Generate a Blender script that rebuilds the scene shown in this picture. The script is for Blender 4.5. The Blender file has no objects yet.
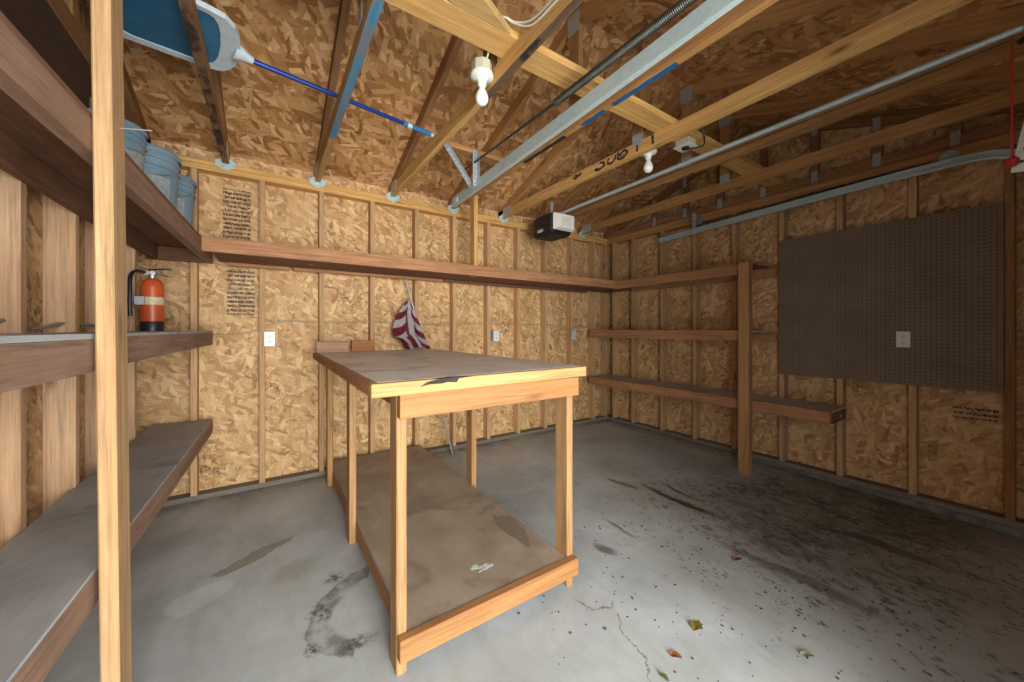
import bpy, bmesh, math, random
from mathutils import Matrix, Vector
random.seed(7)
S = bpy.context.scene
COL = S.collection
W = {}                       # world matrix of every object built

# ------------------------------------------------------------------ node helper
class NT:
    def __init__(s, name):
        s.m = bpy.data.materials.new(name); s.m.use_nodes = True
        s.t = s.m.node_tree; s.t.nodes.clear()
        s.out = s.n('ShaderNodeOutputMaterial'); s.b = s.n('ShaderNodeBsdfPrincipled')
        s.t.links.new(s.b.outputs[0], s.out.inputs[0])
        s.b.inputs['Roughness'].default_value = .6
    def n(s, k, **kw):
        d = s.t.nodes.new(k)
        for a, v in kw.items(): setattr(d, a, v)
        return d
    def set(s, sock, v):
        if isinstance(v, bpy.types.NodeSocket): s.t.links.new(v, sock)
        elif isinstance(v, (tuple, list)) and len(v) == 3 and sock.type == 'RGBA': sock.default_value = (*v, 1)
        else: sock.default_value = v
    def math(s, op, a, b=None, c=None, clamp=False):
        d = s.n('ShaderNodeMath', operation=op, use_clamp=clamp)
        for i, v in enumerate((a, b, c)):
            if v is not None: s.set(d.inputs[i], v)
        return d.outputs[0]
    def mix(s, f, a, b, mode='MIX'):
        d = s.n('ShaderNodeMix', data_type='RGBA', blend_type=mode)
        s.set(d.inputs[0], f); s.set(d.inputs[6], a); s.set(d.inputs[7], b)
        return d.outputs[2]
    def ramp(s, f, stops, interp='LINEAR'):
        d = s.n('ShaderNodeValToRGB'); r = d.color_ramp; r.interpolation = interp
        while len(r.elements) < len(stops): r.elements.new(.5)
        for e, (p, c) in zip(r.elements, stops):
            e.position = p; e.color = (*c, 1) if isinstance(c, (tuple, list)) else (c, c, c, 1)
        s.set(d.inputs[0], f); return d.outputs[0]
    def obj(s):
        return s.n('ShaderNodeTexCoord').outputs['Object']
    def mapping(s, v, scale=(1, 1, 1), loc=(0, 0, 0), rot=(0, 0, 0)):
        d = s.n('ShaderNodeMapping'); s.set(d.inputs[0], v)
        d.inputs[1].default_value = loc; d.inputs[2].default_value = rot; d.inputs[3].default_value = scale
        return d.outputs[0]
    def noise(s, v, scale=5, detail=4, rough=.55, dist=0, out=0):
        d = s.n('ShaderNodeTexNoise'); s.set(d.inputs['Vector'], v)
        d.inputs['Scale'].default_value = scale; d.inputs['Detail'].default_value = detail
        d.inputs['Roughness'].default_value = rough; d.inputs['Distortion'].default_value = dist
        return d.outputs[out]
    def voro(s, v, scale=1, feature='F1', rand=1, dim='3D'):
        d = s.n('ShaderNodeTexVoronoi', feature=feature, voronoi_dimensions=dim); s.set(d.inputs['Vector'], v)
        d.inputs['Scale'].default_value = scale; d.inputs['Randomness'].default_value = rand
        return d
    def sep(s, v):
        d = s.n('ShaderNodeSeparateXYZ'); s.set(d.inputs[0], v); return d.outputs
    def comb(s, x, y, z=0.0):
        d = s.n('ShaderNodeCombineXYZ')
        for i, v in enumerate((x, y, z)): s.set(d.inputs[i], v)
        return d.outputs[0]
    def vadd(s, a, b):
        d = s.n('ShaderNodeVectorMath', operation='ADD'); s.set(d.inputs[0], a); s.set(d.inputs[1], b); return d.outputs[0]
    def rnd(s):
        return s.n('ShaderNodeObjectInfo').outputs['Random']
    def bump(s, h, strength=.2, dist=.002):
        d = s.n('ShaderNodeBump'); d.inputs['Strength'].default_value = strength; d.inputs['Distance'].default_value = dist
        s.set(d.inputs['Height'], h); s.t.links.new(d.outputs[0], s.b.inputs['Normal'])
    def col(s, c): s.set(s.b.inputs['Base Color'], c)
    def p(s, **kw):
        for k, v in kw.items(): s.set(s.b.inputs[k.replace('_', ' ')], v)
        return s.m

def sc(c, k): return tuple(min(1, x * k) for x in c)

def wood(name, base, var=.35, knots=.8, dirt=0.0, dirtc=(.05, .035, .025), rough=.7, grain=1.0, stain=None, stain_amt=0.0, flecks=False):
    N = NT(name); o = N.obj(); r = N.rnd()
    off = N.comb(N.math('MULTIPLY', r, 37.0), N.math('MULTIPLY', r, 91.0), N.math('MULTIPLY', r, 53.0))
    v = N.vadd(o, off)
    warp = N.noise(N.mapping(v, (1.6, 9, 9)), 1, 2)
    g1 = N.noise(N.mapping(v, (1.3, 34, 34)), 1.6, 5, .6, .6)
    g2 = N.noise(N.mapping(v, (5, 160, 160)), 1.2, 3, .6)
    f = N.math('ADD', N.math('MULTIPLY', g1, .65), N.math('MULTIPLY', g2, .35))
    c = N.ramp(f, [(.3, sc(base, 1 - .55 * grain)), (.5, base), (.68, sc(base, 1 + .38 * grain))])
    c = N.mix(N.math('MULTIPLY', N.ramp(warp, [(.35, 0.), (.7, 1.)]), .4 * grain), c, sc((base[0] * 1.02, base[1] * .8, base[2] * .62), .9))
    if knots > 0:
        vo = N.voro(N.mapping(v, (2.6, 9, 9)), 1.0)
        kn = N.ramp(vo.outputs['Distance'], [(.05, 1.), (.13, .35), (.2, 0.)])
        sel = N.math('GREATER_THAN', N.sep(vo.outputs['Color'])[0], .35)
        c = N.mix(N.math('MULTIPLY', N.math('MULTIPLY', kn, sel), knots), c, sc((.16, .06, .02), 1))
    if stain:
        sn = N.noise(N.mapping(v, (3.2, 5, 5)), 1.7, 4, .6)
        c = N.mix(N.math('MULTIPLY', N.ramp(sn, [(.47, 0.), (.56, 1.)]), stain_amt), c, stain)
    if dirt > 0:
        dn = N.noise(N.mapping(v, (3, 7, 7)), 2.2, 5, .65)
        c = N.mix(N.math('MULTIPLY', N.ramp(dn, [(.42, 0.), (.7, 1.)]), dirt), c, dirtc)
    if flecks:
        fv = N.voro(N.mapping(v, (9, 14, 14)), 1.0); fr_ = N.sep(fv.outputs['Color'])
        jag = N.noise(v, 60, 3, .7)
        fm = N.math('LESS_THAN', N.math('ADD', fv.outputs['Distance'], N.math('MULTIPLY', jag, .12)), N.math('MULTIPLY', N.math('POWER', fr_[1], 4.), .26))
        c = N.mix(N.math('MULTIPLY', fm, N.math('GREATER_THAN', fr_[0], .3)), c, (.55, .5, .44))
    hs = N.n('ShaderNodeHueSaturation'); N.set(hs.inputs['Color'], c)
    N.set(hs.inputs['Value'], N.math('ADD', N.math('MULTIPLY', r, var), 1 - var / 2))
    N.col(hs.outputs[0]); N.bump(f, .25, .0015); N.p(Roughness=rough, Specular_IOR_Level=.25)
    return N.m

def osb(name, axes, tones, along='u', mould=.5, k=1.0):
    """oriented strand board: layered long flakes with their own tones. axes = which object axes are u, v."""
    N = NT(name); x = N.sep(N.obj()); u, w = x[axes[0]], x[axes[1]]
    wx = N.sep(N.noise(N.comb(u, w, 0.), 30, 2, .6, out=1))
    u = N.math('ADD', u, N.math('MULTIPLY', N.math('SUBTRACT', wx[0], .5), .016))
    w = N.math('ADD', w, N.math('MULTIPLY', N.math('SUBTRACT', wx[1], .5), .016))
    base = N.comb(u, w, 0.)
    a0 = 0 if along == 'u' else math.pi / 2
    layers = [(a0 + .15, 7, 28), (a0 + .95, 9, 33), (a0 - .6, 9, 31), (a0 + 1.5, 13, 40), (a0 + .35, 7.5, 33), (a0 - .2, 7, 25), (a0 - 1.1, 14, 44)]
    c = None; hgt = None
    for i, (a, su, sv) in enumerate(layers):
        v1 = N.mapping(base, (1, 1, 1), (i * 3.17, i * 1.71, 0), (0, 0, a))
        v = N.mapping(v1, (su * k, sv * k, 1))
        vo = N.voro(v, 1, rand=.95, dim='2D'); rc = N.sep(vo.outputs['Color'])
        gr = N.noise(N.mapping(v1, (10, 260, 1), (i, 0, 0)), 1, 3, .65)
        tone = N.math('ADD', N.math('MULTIPLY', rc[0], .84), N.math('MULTIPLY', gr, .6))
        tone = N.math('SUBTRACT', tone, .22)
        ci = N.ramp(tone, [(.0, tones[0]), (.16, tones[1]), (.48, tones[2]), (.76, tones[3]), (1., tones[4])])
        ed = N.ramp(vo.outputs['Distance'], [(.45, 1.), (.66, .72)])
        ci = N.mix(1., ci, ed, 'MULTIPLY')
        if c is None: c, hgt = ci, rc[2]
        else:
            on = N.math('GREATER_THAN', rc[1], .62)
            near = N.math('LESS_THAN', vo.outputs['Distance'], .60)
            m = N.math('MULTIPLY', on, near)
            c = N.mix(m, c, ci)
            hgt = N.math('ADD', N.math('MULTIPLY', hgt, N.math('SUBTRACT', 1., m)), N.math('MULTIPLY', rc[2], m))
    big = N.noise(base, 1.3, 3, .5)
    c = N.mix(N.ramp(big, [(.35, 0.), (.75, .3)]), c, sc(tones[1], 1.05))
    if mould > 0:
        mk = N.noise(base, 2.1, 2, .5); ms = N.noise(base, 42, 3, .7)
        m = N.math('MULTIPLY', N.ramp(mk, [(.52, 0.), (.66, 1.)]), N.ramp(ms, [(.53, 0.), (.6, 1.)]))
        c = N.mix(N.math('MULTIPLY', m, mould), c, (.035, .026, .016))
    N.col(c); N.bump(hgt, .3, .0015); N.p(Roughness=.62, Specular_IOR_Level=.3)
    return N.m

def plain(name, c, rough=.5, metal=0., var=.12, nscale=30, bump=.05, spec=.5):
    N = NT(name); f = N.noise(N.obj(), nscale, 4, .6)
    N.col(N.ramp(f, [(.3, sc(c, 1 - var)), (.7, sc(c, 1 + var))])); N.bump(f, bump, .001)
    return N.p(Roughness=rough, Metallic=metal, Specular_IOR_Level=spec)

def galv(name, c=(.40, .45, .46), rough=.45, metal=.35, spangle=.1):
    N = NT(name); vo = N.voro(N.obj(), 70); f = N.sep(vo.outputs['Color'])[0]
    d = N.noise(N.obj(), 9, 4, .6)
    cc = N.ramp(f, [(0., sc(c, 1 - spangle)), (1., sc(c, 1 + spangle))]); cc = N.mix(N.ramp(d, [(.5, 0.), (.85, .35)]), cc, sc(c, .6))
    N.col(cc); N.bump(d, .05, .001); return N.p(Roughness=rough, Metallic=metal)

def dusty(name, base, dust, stains, spots=.5, seed=0., rough=.6):
    """painted or bare board top under dust with blotchy stains"""
    N = NT(name); v = N.mapping(N.obj(), (1, 1, 1), (seed, seed * 2, 0))
    a = N.noise(v, 3.2, 5, .6, .5); b = N.noise(N.mapping(v, (3, 40, 3)), 2, 4, .6); s = N.noise(v, 2.3, 4, .6, 1.2); d = N.noise(v, 60, 3, .7)
    c = N.ramp(a, [(.3, base), (.7, dust)])
    c = N.mix(N.ramp(b, [(.45, 0.), (.75, .3)]), c, sc(base, .75))
    c = N.mix(N.ramp(s, [(.54, 0.), (.66, .5)]), c, stains)
    c = N.mix(N.math('MULTIPLY', N.ramp(d, [(.64, 0.), (.7, 1.)]), spots), c, sc(stains, .7))
    N.col(c); N.bump(a, .1, .002); return N.p(Roughness=rough, Specular_IOR_Level=.4)

# ------------------------------------------------------------------ materials
M = {}
M['stud'] = wood('stud_pine', (.47, .30, .155), .22, .9)
M['stud_left'] = wood('stud_pale_pine', (.53, .35, .21), .14, .9, .12, (.30, .17, .1))
M['fir'] = wood('truss_fir', (.42, .23, .085), .35, .7, .15, (.12, .06, .03))
M['fir_dark'] = wood('truss_fir_brown', (.27, .14, .06), .25, .6, .25, (.07, .04, .02))
M['fir_gold'] = wood('golden_fir', (.56, .34, .12), .2, .9)
M['pine_yellow'] = wood('yellow_pine', (.455, .29, .112), .12, .5, .1, (.3, .17, .08))
M['bench_leg'] = wood('bench_fir', (.35, .20, .087), .14, .8, .12, (.22, .12, .06))
M['apron'] = wood('apron_fir', (.335, .163, .06), .12, .7, .08, (.25, .13, .06))
M['lip'] = wood('shelf_brown_board', (.36, .185, .09), .16, .6, .3, (.13, .07, .045))
M['lip_left'] = wood('shelf_weathered_board', (.265, .165, .115), .18, .6, .35, (.12, .075, .055), flecks=True)
M['post_pale'] = wood('post_pine', (.46, .295, .145), .05, .8, .2, (.22, .115, .06))
M['under'] = wood('plank_underside', (.17, .085, .05), .25, .5, .4, (.06, .03, .02), flecks=True)
M['sill'] = wood('dusty_sill', (.19, .165, .13), .1, .3, .4, (.12, .10, .08), grain=.6)
M['curb'] = plain('concrete_curb', (.11, .105, .095), .8, var=.5, nscale=14)
M['shade_board'] = wood('shade_board_wood', (.055, .032, .02), .2, .3, .3, (.02, .014, .01))  # near-black wood that paints shade over the left studs
M['block_dark'] = wood('block_brown', (.34, .155, .06), .1, .4)
M['block_pink'] = wood('block_pink', (.40, .24, .16), .1, .4)
M['mottle'] = wood('mould_mottled_chord', (.21, .12, .065), .1, .4, .3, (.05, .03, .02), stain=(.02, .017, .016), stain_amt=.9)
M['blackened'] = wood('blackened_edge', (.13, .08, .05), .1, .3, .3, (.05, .03, .02), stain=(.018, .017, .02), stain_amt=.95)
M['blue_paint'] = wood('blue_paint_edge', (.06, .22, .36), .1, .3, .35, (.16, .11, .08), grain=.5, stain=(.22, .14, .08), stain_amt=.55)
M['blue_daub'] = plain('blue_daub', (.012, .10, .24), .6, var=.3)
M['black_daub'] = plain('black_daub', (.02, .018, .018), .7, var=.3)
T_wall = [(.20, .092, .035), (.41, .23, .098), (.54, .335, .15), (.63, .41, .195), (.76, .545, .30)]
T_roof = [(.17, .07, .022), (.33, .155, .052), (.50, .265, .10), (.63, .37, .16), (.82, .55, .30)]
M['osb_back'] = osb('osb_back', (0, 2), T_wall, 'v', .75)
M['osb_side'] = osb('osb_side', (1, 2), T_wall, 'v', .7)
M['osb_roof'] = osb('osb_roof', (0, 1), T_roof, 'u', .45, .78)
M['galv'] = galv('galvanized_steel'); M['galv_bright'] = galv('galvanized_clip', (.40, .56, .53), .5, .1)
M['track'] = galv('galvanized_track', (.47, .58, .58), .45, .25, .05)
M['spring'] = plain('spring_steel', (.10, .105, .09), .45, .8, .3)
M['black'] = plain('black_plastic', (.012, .012, .013), .45, nscale=60)
M['white_plastic'] = plain('white_plastic', (.72, .72, .66), .4, var=.05)
M['porcelain'] = plain('white_porcelain', (.72, .74, .68), .25, var=.05)
M['box_cream'] = plain('cream_box', (.50, .49, .36), .5, var=.08)
M['red'] = plain('red_cord', (.42, .02, .018), .5)
M['arm'] = plain('pale_steel_arm', (.55, .58, .52), .45, .3)
M['slot'] = plain('slot_black', (.01, .01, .01), .6)
M['outlet'] = plain('outlet_white', (.66, .66, .62), .35, var=.04)
M['outlet_grey'] = plain('outlet_grey_box', (.42, .47, .52), .4, var=.06)
M['cable_white'] = plain('white_cable', (.60, .58, .47), .5)
M['cable_tan'] = plain('tan_cable', (.45, .34, .2), .6)
M['cable_grey'] = plain('grey_cable', (.30, .29, .28), .6)
M['blue_pole'] = plain('blue_anodised_pole', (.010, .045, .25), .3, .3, .1)
M['blue_grip'] = plain('teal_blue_grip', (.02, .16, .36), .45)
M['net_frame'] = plain('net_frame_plastic', (.50, .60, .63), .4, var=.08)
M['bucket'] = plain('bucket_blue_grey', (.145, .225, .28), .45, var=.2, nscale=9)
M['label_pale'] = plain('pale_label', (.46, .50, .50), .5, var=.2, nscale=50)
M['ext_red'] = plain('extinguisher_red', (.56, .095, .022), .38, var=.1)
M['ext_black'] = plain('extinguisher_black', (.016, .018, .022), .4)
M['ext_label'] = plain('extinguisher_label', (.60, .55, .34), .45, var=.2, nscale=60)
M['chrome'] = plain('dull_chrome', (.42, .44, .44), .35, .8)
M['flag_red'] = plain('flag_red', (.21, .022, .035), .8, var=.25)
M['flag_white'] = plain('flag_white', (.56, .54, .55), .8, var=.12)
M['pole_grey'] = plain('pole_grey', (.33, .34, .33), .4, .3)
M['print'] = None
N = NT('bulb_glass'); N.col((.80, .82, .78)); M['bulb'] = N.p(Roughness=.15, Subsurface_Weight=.2)
N = NT('ink'); N.col((.02, .02, .025)); M['ink'] = N.p(Roughness=.8)
M['leaf_y'] = plain('leaf_yellow', (.30, .24, .035), .6, var=.4, nscale=60)
M['leaf_o'] = plain('leaf_orange', (.36, .12, .03), .6, var=.4, nscale=60)
M['leaf_g'] = plain('leaf_green', (.16, .25, .07), .6, var=.4, nscale=60)
M['leaf_p'] = plain('leaf_pale', (.30, .32, .20), .6, var=.3, nscale=60)
M['dirt'] = plain('dirt', (.030, .022, .014), .9, var=.5)
M['top_dust'] = dusty('bench_dusty_top', (.53, .51, .485), (.74, .72, .69), (.25, .215, .20), .25, 0., .45)
M['shelf_grey'] = dusty('left_shelf_dusty_top', (.27, .275, .275), (.42, .44, .45), (.08, .068, .06), .3, 3.3)
M['shelf_right'] = dusty('right_shelf_dusty_top', (.36, .36, .36), (.50, .51, .52), (.22, .20, .18), .3, 5.1)
M['ply_low'] = dusty('bench_lower_plywood', (.24, .185, .13), (.38, .305, .225), (.13, .095, .065), .3, 1.3)
M['veneer'] = plain('torn_veneer', (.06, .043, .034), .6, var=.4)
M['damp_ply'] = dusty('damp_plywood', (.17, .13, .095), (.22, .175, .13), (.12, .09, .065), .2)
M['white_spill'] = plain('white_spill', (.50, .52, .48), .6, var=.3, nscale=70)

# pegboard: brown hardboard drilled on a one inch grid
N = NT('pegboard'); x = N.sep(N.obj()); P = .0254
fy = N.math('SUBTRACT', N.math('FRACT', N.math('DIVIDE', x[1], P)), .5); fz = N.math('SUBTRACT', N.math('FRACT', N.math('DIVIDE', x[2], P)), .5)
dd = N.math('SQRT', N.math('ADD', N.math('MULTIPLY', fy, fy), N.math('MULTIPLY', fz, fz)))
f = N.noise(N.obj(), 4, 4)
N.col(N.mix(N.ramp(dd, [(.12, 1.), (.17, 0.)]), N.ramp(f, [(.3, (.15, .112, .072)), (.7, (.19, .145, .098))]), (.012, .009, .006)))
M['peg'] = N.p(Roughness=.6, Specular_IOR_Level=.3)

# black lumber stamp: rows of broken print
N = NT('panel_stamp'); x = N.sep(N.obj())
rows = N.math('GREATER_THAN', N.math('FRACT', N.math('MULTIPLY', x[2], 30.)), .42)
nz = N.noise(N.mapping(N.obj(), (120, 120, 70)), 1, 3, .7); big = N.noise(N.obj(), 7, 2)
ink = N.math('MULTIPLY', rows, N.ramp(nz, [(.47, 0.), (.52, 1.)]))
ink = N.math('MULTIPLY', ink, N.ramp(big, [(.38, .25), (.5, .85)]))
tr = N.n('ShaderNodeBsdfTransparent'); mx = N.n('ShaderNodeMixShader')
N.col((.03, .025, .02)); N.set(mx.inputs[0], ink); N.t.links.new(tr.outputs[0], mx.inputs[1]); N.t.links.new(N.b.outputs[0], mx.inputs[2])
N.t.links.new(mx.outputs[0], N.out.inputs[0]); M['print'] = N.m

# blue skimmer mesh
N = NT('skimmer_mesh'); nf = N.noise(N.obj(), 6, 4); N.col(N.ramp(nf, [(.3, (.014, .10, .20)), (.7, (.03, .17, .30))])); M['mesh_blue'] = N.p(Roughness=.55)

# concrete floor
def floor_mat():
    N = NT('concrete_floor'); o = N.obj(); x = N.sep(o)
    wn = N.sep(N.noise(o, 3.5, 4, .6, out=1))
    X = N.math('ADD', x[0], N.math('MULTIPLY', N.math('SUBTRACT', wn[0], .5), .16))
    Y = N.math('ADD', x[1], N.math('MULTIPLY', N.math('SUBTRACT', wn[1], .5), .16))
    def ell(cx, cy, rx, ry, ang=0., soft=.25):
        ca, sa = math.cos(ang), math.sin(ang)
        dx = N.math('SUBTRACT', X, cx); dy = N.math('SUBTRACT', Y, cy)
        a = N.math('DIVIDE', N.math('ADD', N.math('MULTIPLY', dx, ca), N.math('MULTIPLY', dy, sa)), rx)
        b = N.math('DIVIDE', N.math('SUBTRACT', N.math('MULTIPLY', dy, ca), N.math('MULTIPLY', dx, sa)), ry)
        d = N.math('SQRT', N.math('ADD', N.math('MULTIPLY', a, a), N.math('MULTIPLY', b, b)))
        return d, N.ramp(d, [(0., 1.), (max(.01, 1 - soft) * .5, 1.), (.5 + 0.0, 0.)]) if False else N.math('SUBTRACT', 1., N.math('DIVIDE', N.math('SUBTRACT', d, 1 - soft), soft, clamp=True), clamp=True)
    n1 = N.noise(o, 1.6, 6, .62, .4); n2 = N.noise(o, 9, 5, .65); n3 = N.noise(o, 55, 4, .7); fine = N.sep(N.noise(o, 28, 3, .7, out=1))
    c = N.ramp(n1, [(.3, (.27, .29, .29)), (.5, (.40, .43, .435)), (.72, (.53, .57, .585))])
    c = N.mix(N.ramp(n2, [(.4, 0.), (.75, .4)]), c, (.33, .335, .30))
    c = N.mix(N.ramp(N.noise(o, .9, 3), [(.45, 0.), (.65, .25)]), c, (.37, .38, .28))
    lin = N.noise(N.mapping(o, (5, 1.2, 1), (0, 0, 0), (0, 0, .25)), 3, 5, .65)
    c = N.mix(N.ramp(lin, [(.5, 0.), (.8, .3)]), c, (.22, .215, .19))
    # trodden dirt streaked along the driving direction, plus painted shade, on the right
    _, m1 = ell(2.8, .9, 1.45, 1.75, .0, .75)
    _, m1b = ell(2.5, .1, 1.35, 1.1, .0, .7)
    _, m1c = ell(3.5, .75, .75, 1.15, .0, .6)
    zone = N.math('MAXIMUM', N.math('MAXIMUM', m1, N.math('MULTIPLY', m1b, .7)), m1c)
    st = N.noise(N.mapping(o, (7, 3.2, 1), (0, 0, 0), (0, 0, -.15)), 2.6, 5, .66, .3)
    blot = N.noise(o, 2.6, 5, .7); sprk = N.noise(N.mapping(o, (1.5, 1, 1), (0, 0, 0), (0, 0, .2)), 17, 4, .7)
    thr = N.math('ADD', N.math('MULTIPLY', st, .6), N.math('MULTIPLY', blot, .4))
    dm = N.ramp(N.math('ADD', thr, N.math('MULTIPLY', N.math('SUBTRACT', zone, 1.), .34)), [(.44, 0.), (.54, .5), (.66, 1.)])
    dm = N.math('MAXIMUM', dm, N.math('MULTIPLY', N.ramp(N.math('ADD', sprk, N.math('MULTIPLY', N.math('SUBTRACT', zone, 1.), .22)), [(.49, 0.), (.56, .95)]), N.ramp(blot, [(.38, .25), (.55, 1.)])))
    c = N.mix(N.math('MULTIPLY', zone, .62), c, (.17, .155, .115))  # brown base of the zone: dirt and painted shade in one tone
    c = N.mix(N.math('MULTIPLY', dm, .85), c, (.05, .041, .026))
    # skid marks
    for cx, cy, rx, ry, a, k in ((2.49, 1.55, .045, .37, .02, .8), (2.64, 1.62, .02, .24, -.05, .75), (1.83, 1.54, .02, .16, .1, .5), (2.36, 1.95, .03, .18, .25, .5), (1.62, 1.45, .05, .09, .2, .55), (3.0, .62, .05, .5, .15, .5), (2.25, .75, .06, .4, .1, .5)):
        d, m = ell(cx, cy, rx, ry, a, .5)
        c = N.mix(N.math('MULTIPLY', N.math('MULTIPLY', m, min(1., k * 1.25)), N.ramp(n2, [(.25, .45), (.5, 1.)])), c, (.045, .04, .03))
    # damp stains and the scraped arc on the left
    d, m = ell(-.065, 2.43, .20, .055, .45, .12); c = N.mix(N.math('MULTIPLY', m, .75), c, (.19, .18, .15))
    d, m = ell(.12, 2.18, .16, .10, .8, .5); c = N.mix(N.math('MULTIPLY', m, .45), c, (.25, .24, .17))
    d, m = ell(-.27, 2.2, .12, .085, .3, .1); c = N.mix(N.math('MULTIPLY', m, .28), c, (.62, .66, .67))
    d, m = ell(.47, 1.73, .34, .29, .3, .1)
    ring = N.ramp(d, [(.70, 0.), (.76, .75), (.93, .8), (.965, 1.), (1., 0.)])
    left = N.math('LESS_THAN', N.math('ADD', x[0], N.math('MULTIPLY', x[1], -.35)), -.255)
    c = N.mix(N.math('MULTIPLY', N.math('MULTIPLY', ring, left), N.ramp(n2, [(.38, .15), (.56, .85)])), c, (.085, .078, .055))
    for cx, cy, rx, ry in ((.31, 1.535, .085, .045), (.16, 1.60, .05, .04), (.19, 1.79, .06, .07), (-.03, 1.46, .05, .03), (.27, 2.0, .06, .05)):
        d, m = ell(cx, cy, rx, ry, .2, .7); c = N.mix(N.math('MULTIPLY', m, N.ramp(n3, [(.42, 0.), (.56, .9)])), c, (.045, .042, .032))
    # darker mottled band along the back and right walls
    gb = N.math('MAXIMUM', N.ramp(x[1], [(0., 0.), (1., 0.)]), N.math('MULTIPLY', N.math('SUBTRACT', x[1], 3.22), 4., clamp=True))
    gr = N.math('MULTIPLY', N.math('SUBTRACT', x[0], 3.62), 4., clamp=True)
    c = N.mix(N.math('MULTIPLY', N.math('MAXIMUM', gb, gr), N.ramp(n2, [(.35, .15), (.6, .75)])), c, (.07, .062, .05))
    # cracks
    def crack(pts, wd):
        nonlocal c
        best = None
        for (x0, y0), (x1, y1) in zip(pts, pts[1:]):
            L2 = (x1 - x0) ** 2 + (y1 - y0) ** 2
            px = N.math('ADD', x[0], N.math('MULTIPLY', N.math('SUBTRACT', fine[2], .5), .05)); py = N.math('ADD', x[1], N.math('MULTIPLY', N.math('SUBTRACT', fine[0], .5), .05))
            dx = N.math('SUBTRACT', px, x0); dy = N.math('SUBTRACT', py, y0)
            t = N.math('DIVIDE', N.math('ADD', N.math('MULTIPLY', dx, x1 - x0), N.math('MULTIPLY', dy, y1 - y0)), L2, clamp=True)
            ex = N.math('SUBTRACT', dx, N.math('MULTIPLY', t, x1 - x0)); ey = N.math('SUBTRACT', dy, N.math('MULTIPLY', t, y1 - y0))
            q = N.math('ADD', N.math('MULTIPLY', ex, ex), N.math('MULTIPLY', ey, ey))
            best = q if best is None else N.math('MINIMUM', best, q)
        m = N.math('LESS_THAN', best, wd * wd)
        c = N.mix(N.math('MULTIPLY', m, .7), c, (.06, .06, .055))
    crack([(1.19, 1.26), (1.21, 1.17), (1.29, 1.13), (1.33, 1.15)], .0028)
    crack([(1.29, 1.09), (1.23, 1.01), (1.21, .88), (1.11, .79)], .0022)
    # small specks of debris
    sv = N.voro(N.mapping(o, (15, 15, 1)), 1, dim='2D'); sr = N.sep(sv.outputs['Color'])
    sp = N.math('MULTIPLY', N.math('LESS_THAN', sv.outputs['Distance'], N.math('MULTIPLY', N.math('POWER', sr[1], 3.), .13)), N.math('GREATER_THAN', sr[0], .62))
    rs = N.math('GREATER_THAN', x[0], .75)
    c = N.mix(N.math('MULTIPLY', N.math('MULTIPLY', sp, rs), .8), c, (.035, .032, .026))
    N.col(c); N.bump(n2, .12, .003)
    rr = N.ramp(n1, [(.3, .58), (.7, .40)]); rr = N.mix(zone, rr, (.75, .75, .75))
    N.set(N.b.inputs['Roughness'], rr); N.p(Specular_IOR_Level=.4)
    return N.m
M['floor'] = floor_mat()

# ------------------------------------------------------------------ object helpers
def link(name, me, mat, parent=None, mw=None):
    o = bpy.data.objects.new(name, me); COL.objects.link(o)
    if mat is not None: me.materials.append(mat)
    mw = mw or Matrix.Identity(4); W[o] = mw
    if parent is not None:
        o.parent = parent; o.matrix_basis = W[parent].inverted() @ mw
    else: o.matrix_basis = mw
    return o
def empty(name, loc, label, cat, group=None):
    o = bpy.data.objects.new(name, None); COL.objects.link(o); o.empty_display_size = .05
    W[o] = Matrix.Translation(loc); o.matrix_basis = W[o]
    return tag(o, label, cat, group)
def tag(o, label, cat, group=None):
    o['label'] = label; o['category'] = cat
    if group: o['group'] = group
    return o
def structure(o): o['kind'] = 'structure'; return o
def mesh_from(bm, smooth=False):
    bmesh.ops.recalc_face_normals(bm, faces=bm.faces)
    me = bpy.data.meshes.new('m'); bm.to_mesh(me); bm.free()
    if smooth:
        for p in me.polygons: p.use_smooth = True
        try: me.set_sharp_from_angle(angle=math.radians(40))
        except Exception: pass
    return me
def box_bm(sx, sy, sz, bev=.002, bm=None, c=(0, 0, 0)):
    b = bmesh.new(); bmesh.ops.create_cube(b, size=1)
    for v in b.verts: v.co = Vector((v.co.x * sx, v.co.y * sy, v.co.z * sz))
    if bev > 0:
        bev = min(bev, .3 * min(sx, sy, sz)); bmesh.ops.bevel(b, geom=b.edges[:], offset=bev, segments=1, affect='EDGES')
    for v in b.verts: v.co += Vector(c)
    if bm is None: return b
    me = bpy.data.meshes.new('t'); b.to_mesh(me); b.free(); bm.from_mesh(me); bpy.data.meshes.remove(me); return bm
def box(name, lo, hi, mat, parent=None, bev=.002):
    """axis aligned board; its local X runs along its longest side so the grain follows it"""
    lo, hi = Vector(lo), Vector(hi); d = hi - lo; c = (lo + hi) / 2
    k = max(range(3), key=lambda i: d[i])
    ax = [Vector((1, 0, 0)), Vector((0, 1, 0)), Vector((0, 0, 1))]
    X = ax[k]; Y = ax[(k + 1) % 3]; Z = ax[(k + 2) % 3]
    mw = Matrix.Translation(c) @ Matrix((X, Y, Z)).transposed().to_4x4()
    return link(name, mesh_from(box_bm(d[k], d[(k + 1) % 3], d[(k + 2) % 3], bev)), mat, parent, mw)
def beam(name, p0, p1, w, h, mat, parent=None, up=(0, 0, 1), bev=.002):
    p0, p1 = Vector(p0), Vector(p1); X = (p1 - p0).normalized(); Y = Vector(up).cross(X).normalized(); Z = X.cross(Y)
    mw = Matrix.Translation((p0 + p1) / 2) @ Matrix((X, Y, Z)).transposed().to_4x4()
    return link(name, mesh_from(box_bm((p1 - p0).length, w, h, bev)), mat, parent, mw)
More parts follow.
